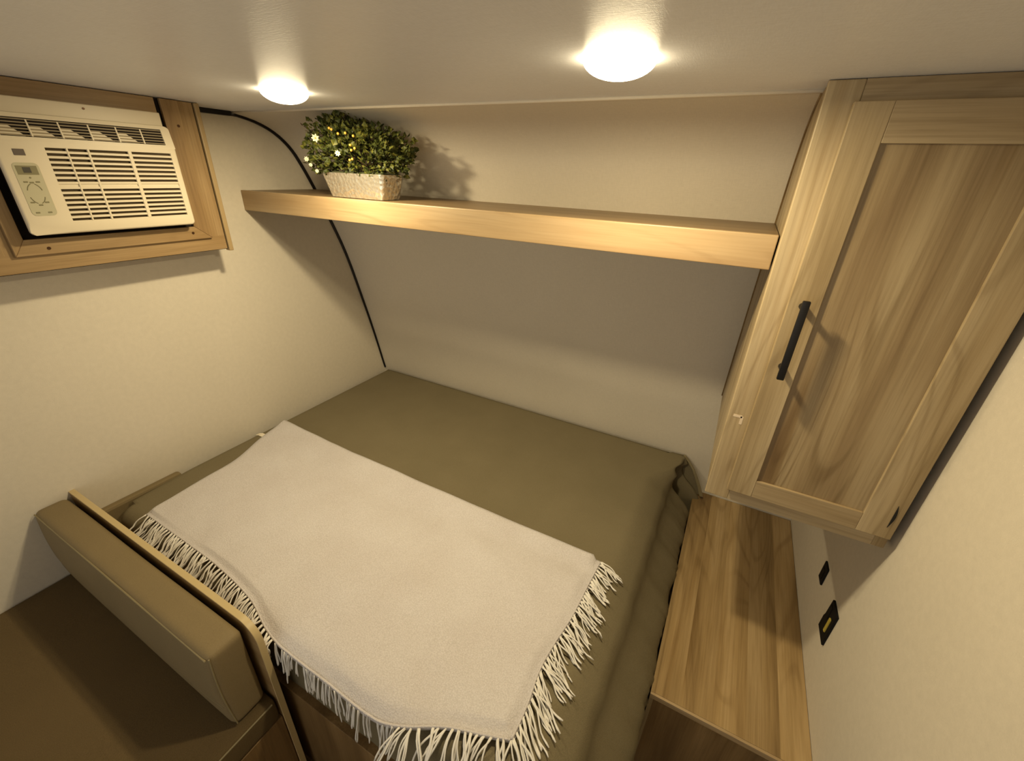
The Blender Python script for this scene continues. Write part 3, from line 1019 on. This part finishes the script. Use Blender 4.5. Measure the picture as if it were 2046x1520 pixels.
# ------------------------------------------------------------------ potted plant on the shelf
PZ0 = SZ1
pl = thing('potted_plant', 'leafy green plant with white flowers in a hammered silver planter on the shelf', 'plant', (.60, 1.53, PZ0))
def pot_mesh():
    bm = bmesh.new()
    def ring(x0, x1, y0, y1, z, r, n=6):
        vs = []
        for cx_, cy_, a0 in ((x1 - r, y0 + r, -90), (x1 - r, y1 - r, 0), (x0 + r, y1 - r, 90), (x0 + r, y0 + r, 180)):
            for i in range(n + 1):
                a = math.radians(a0 + 90 * i / n)
                vs.append(bm.verts.new((cx_ + r * math.cos(a), cy_ + r * math.sin(a), z)))
        return vs
    prof = []
    levels = 10
    for i in range(levels + 1):
        t = i / levels
        prof.append(ring(.470 - .030 * t, .722 + .016 * t, 1.478 - .010 * t, 1.570 + .012 * t, PZ0 + .001 + .080 * t, .012 + .004 * t))
    t = 1
    prof.append(ring(.443, .735, 1.471, 1.579, PZ0 + .081, .014))
    prof.append(ring(.446, .732, 1.474, 1.576, PZ0 + .070, .012))
    n = len(prof[0])
    for A, B in zip(prof, prof[1:]):
        for i in range(n):
            bm.faces.new((A[i], A[(i + 1) % n], B[(i + 1) % n], B[i]))
    bm.faces.new(prof[0]); bm.faces.new(prof[-1])
    return bm
link('planter', pot_mesh(), M['pot'], pl, smooth=True)
link('moss', soft_box(.450, .728, 1.476, 1.574, PZ0 + .066, PZ0 + .086, .009, 10, 6, 4), M['soil'], pl, smooth='all')
rp = random.Random(5)
def crown_ok(p):
    if p.y > nose_y(p.z) - .006 or p.z > 1.972: return False
    # two overlapping lobes: tall one on the left, low one leaning right
    def inside(c, r): return sum(((p[a] - c[a]) / r[a]) ** 2 for a in range(3)) < .95 + .55 * mnoise.noise(p * 26)
    return inside((.525, 1.52, 1.880), (.150, .095, .098)) or inside((.665, 1.535, 1.850), (.150, .09, .080)) or inside((.475, 1.50, 1.825), (.110, .06, .050)) or inside((.66, 1.51, 1.800), (.09, .05, .03))
bm = bmesh.new()
tips = []
count = 0
while count < 2300:
    p = Vector((rp.uniform(.36, .83), rp.uniform(1.41, 1.66), rp.uniform(1.775, 1.975)))
    if not crown_ok(p): continue
    c = Vector((.59, 1.53, 1.82))
    out = (p - c).normalized()
    d = (out + Vector((rp.uniform(-1, 1), rp.uniform(-1, 1), rp.uniform(-.6, 1))) * .7).normalized()
    w = d.cross(Vector((rp.uniform(-1, 1), rp.uniform(-1, 1), rp.uniform(-1, 1)))).normalized()
    nrm = d.cross(w)
    L = rp.uniform(.010, .026); B = L * rp.uniform(.30, .5)
    v = [p, p + d * L * .45 + w * B, p + d * L - nrm * L * .15, p + d * L * .45 - w * B, p + d * L * .45 + nrm * L * .10]
    V = [bm.verts.new(q) for q in v]
    for f in ((0, 1, 4), (1, 2, 4), (2, 3, 4), (3, 0, 4)): bm.faces.new([V[i] for i in f])
    tips.append(p); count += 1
lf = link('foliage', bm, M['leaf'], pl); lf['kind'] = 'stuff'
bm = bmesh.new()
for k in range(34):
    a = Vector((rp.uniform(.48, .70), rp.uniform(1.49, 1.56), PZ0 + .075))
    b = rp.choice(tips)
    m = (a + b) / 2 + Vector((rp.uniform(-.015, .015), rp.uniform(-.01, .01), .012))
    tube([a, m, b], [.0014, .0011, .0008], 4, bm)
st = link('stems', bm, M['stem'], pl); st['kind'] = 'stuff'
def sprig(pts):
    bm = tube(pts, [.0013, .001, .0007], 5)
    for t in range(5):
        p = Vector(pts[0]).lerp(Vector(pts[2]), .3 + t * .16)
        V = [bm.verts.new(p + Vector(q)) for q in ((0, 0, 0), (-.007, -.001, .004), (-.012, 0, .009), (-.004, 0, .006))]
        bm.faces.new(V)
    link('sprig', bm, M['stem'], pl)
sprig([(.46, 1.49, 1.895), (.42, 1.475, 1.915), (.385, 1.465, 1.933)])
sprig([(.45, 1.48, 1.835), (.415, 1.468, 1.855), (.380, 1.46, 1.868)])
def flower(x, y, z, r=.011):
    bm = bmesh.new()
    c = Vector((x, y, z)); face = (Vector((1.4, .3, 1.85)) - c).normalized()
    s = face.cross(Vector((0, 0, 1))).normalized(); t = s.cross(face)
    for k in range(7):
        a = 2 * math.pi * k / 7
        d = s * math.cos(a) + t * math.sin(a); w = face.cross(d)
        V = [bm.verts.new(q) for q in (c, c + d * r * .6 + w * r * .25, c + d * r + face * .002, c + d * r * .6 - w * r * .25)]
        bm.faces.new(V)
    fl = link('flower', bm, M['petal'], pl)
    b2 = bmesh.new(); bmesh.ops.create_icosphere(b2, subdivisions=1, radius=r * .22, matrix=Matrix.Translation(c + face * .001))
    link('flower_centre', b2, M['berry'], fl)
for (x, y, z, r) in ((.490, 1.428, 1.890, .014), (.585, 1.430, 1.846, .010), (.415, 1.440, 1.826, .009), (.432, 1.440, 1.808, .007), (.460, 1.440, 1.789, .007)):
    flower(x, y, z, r)
for (x, y, z) in ((.560, 1.430, 1.919), (.570, 1.430, 1.915), (.598, 1.430, 1.903), (.658, 1.437, 1.897), (.641, 1.436, 1.871), (.643, 1.436, 1.856), (.643, 1.436, 1.830), (.632, 1.435, 1.827), (.628, 1.433, 1.905), (.655, 1.440, 1.862)):
    bm = bmesh.new()
    bmesh.ops.create_icosphere(bm, subdivisions=2, radius=.0042, matrix=Matrix.Translation((x, y, z)))
    link('berry', bm, M['berry'], pl, smooth='all')
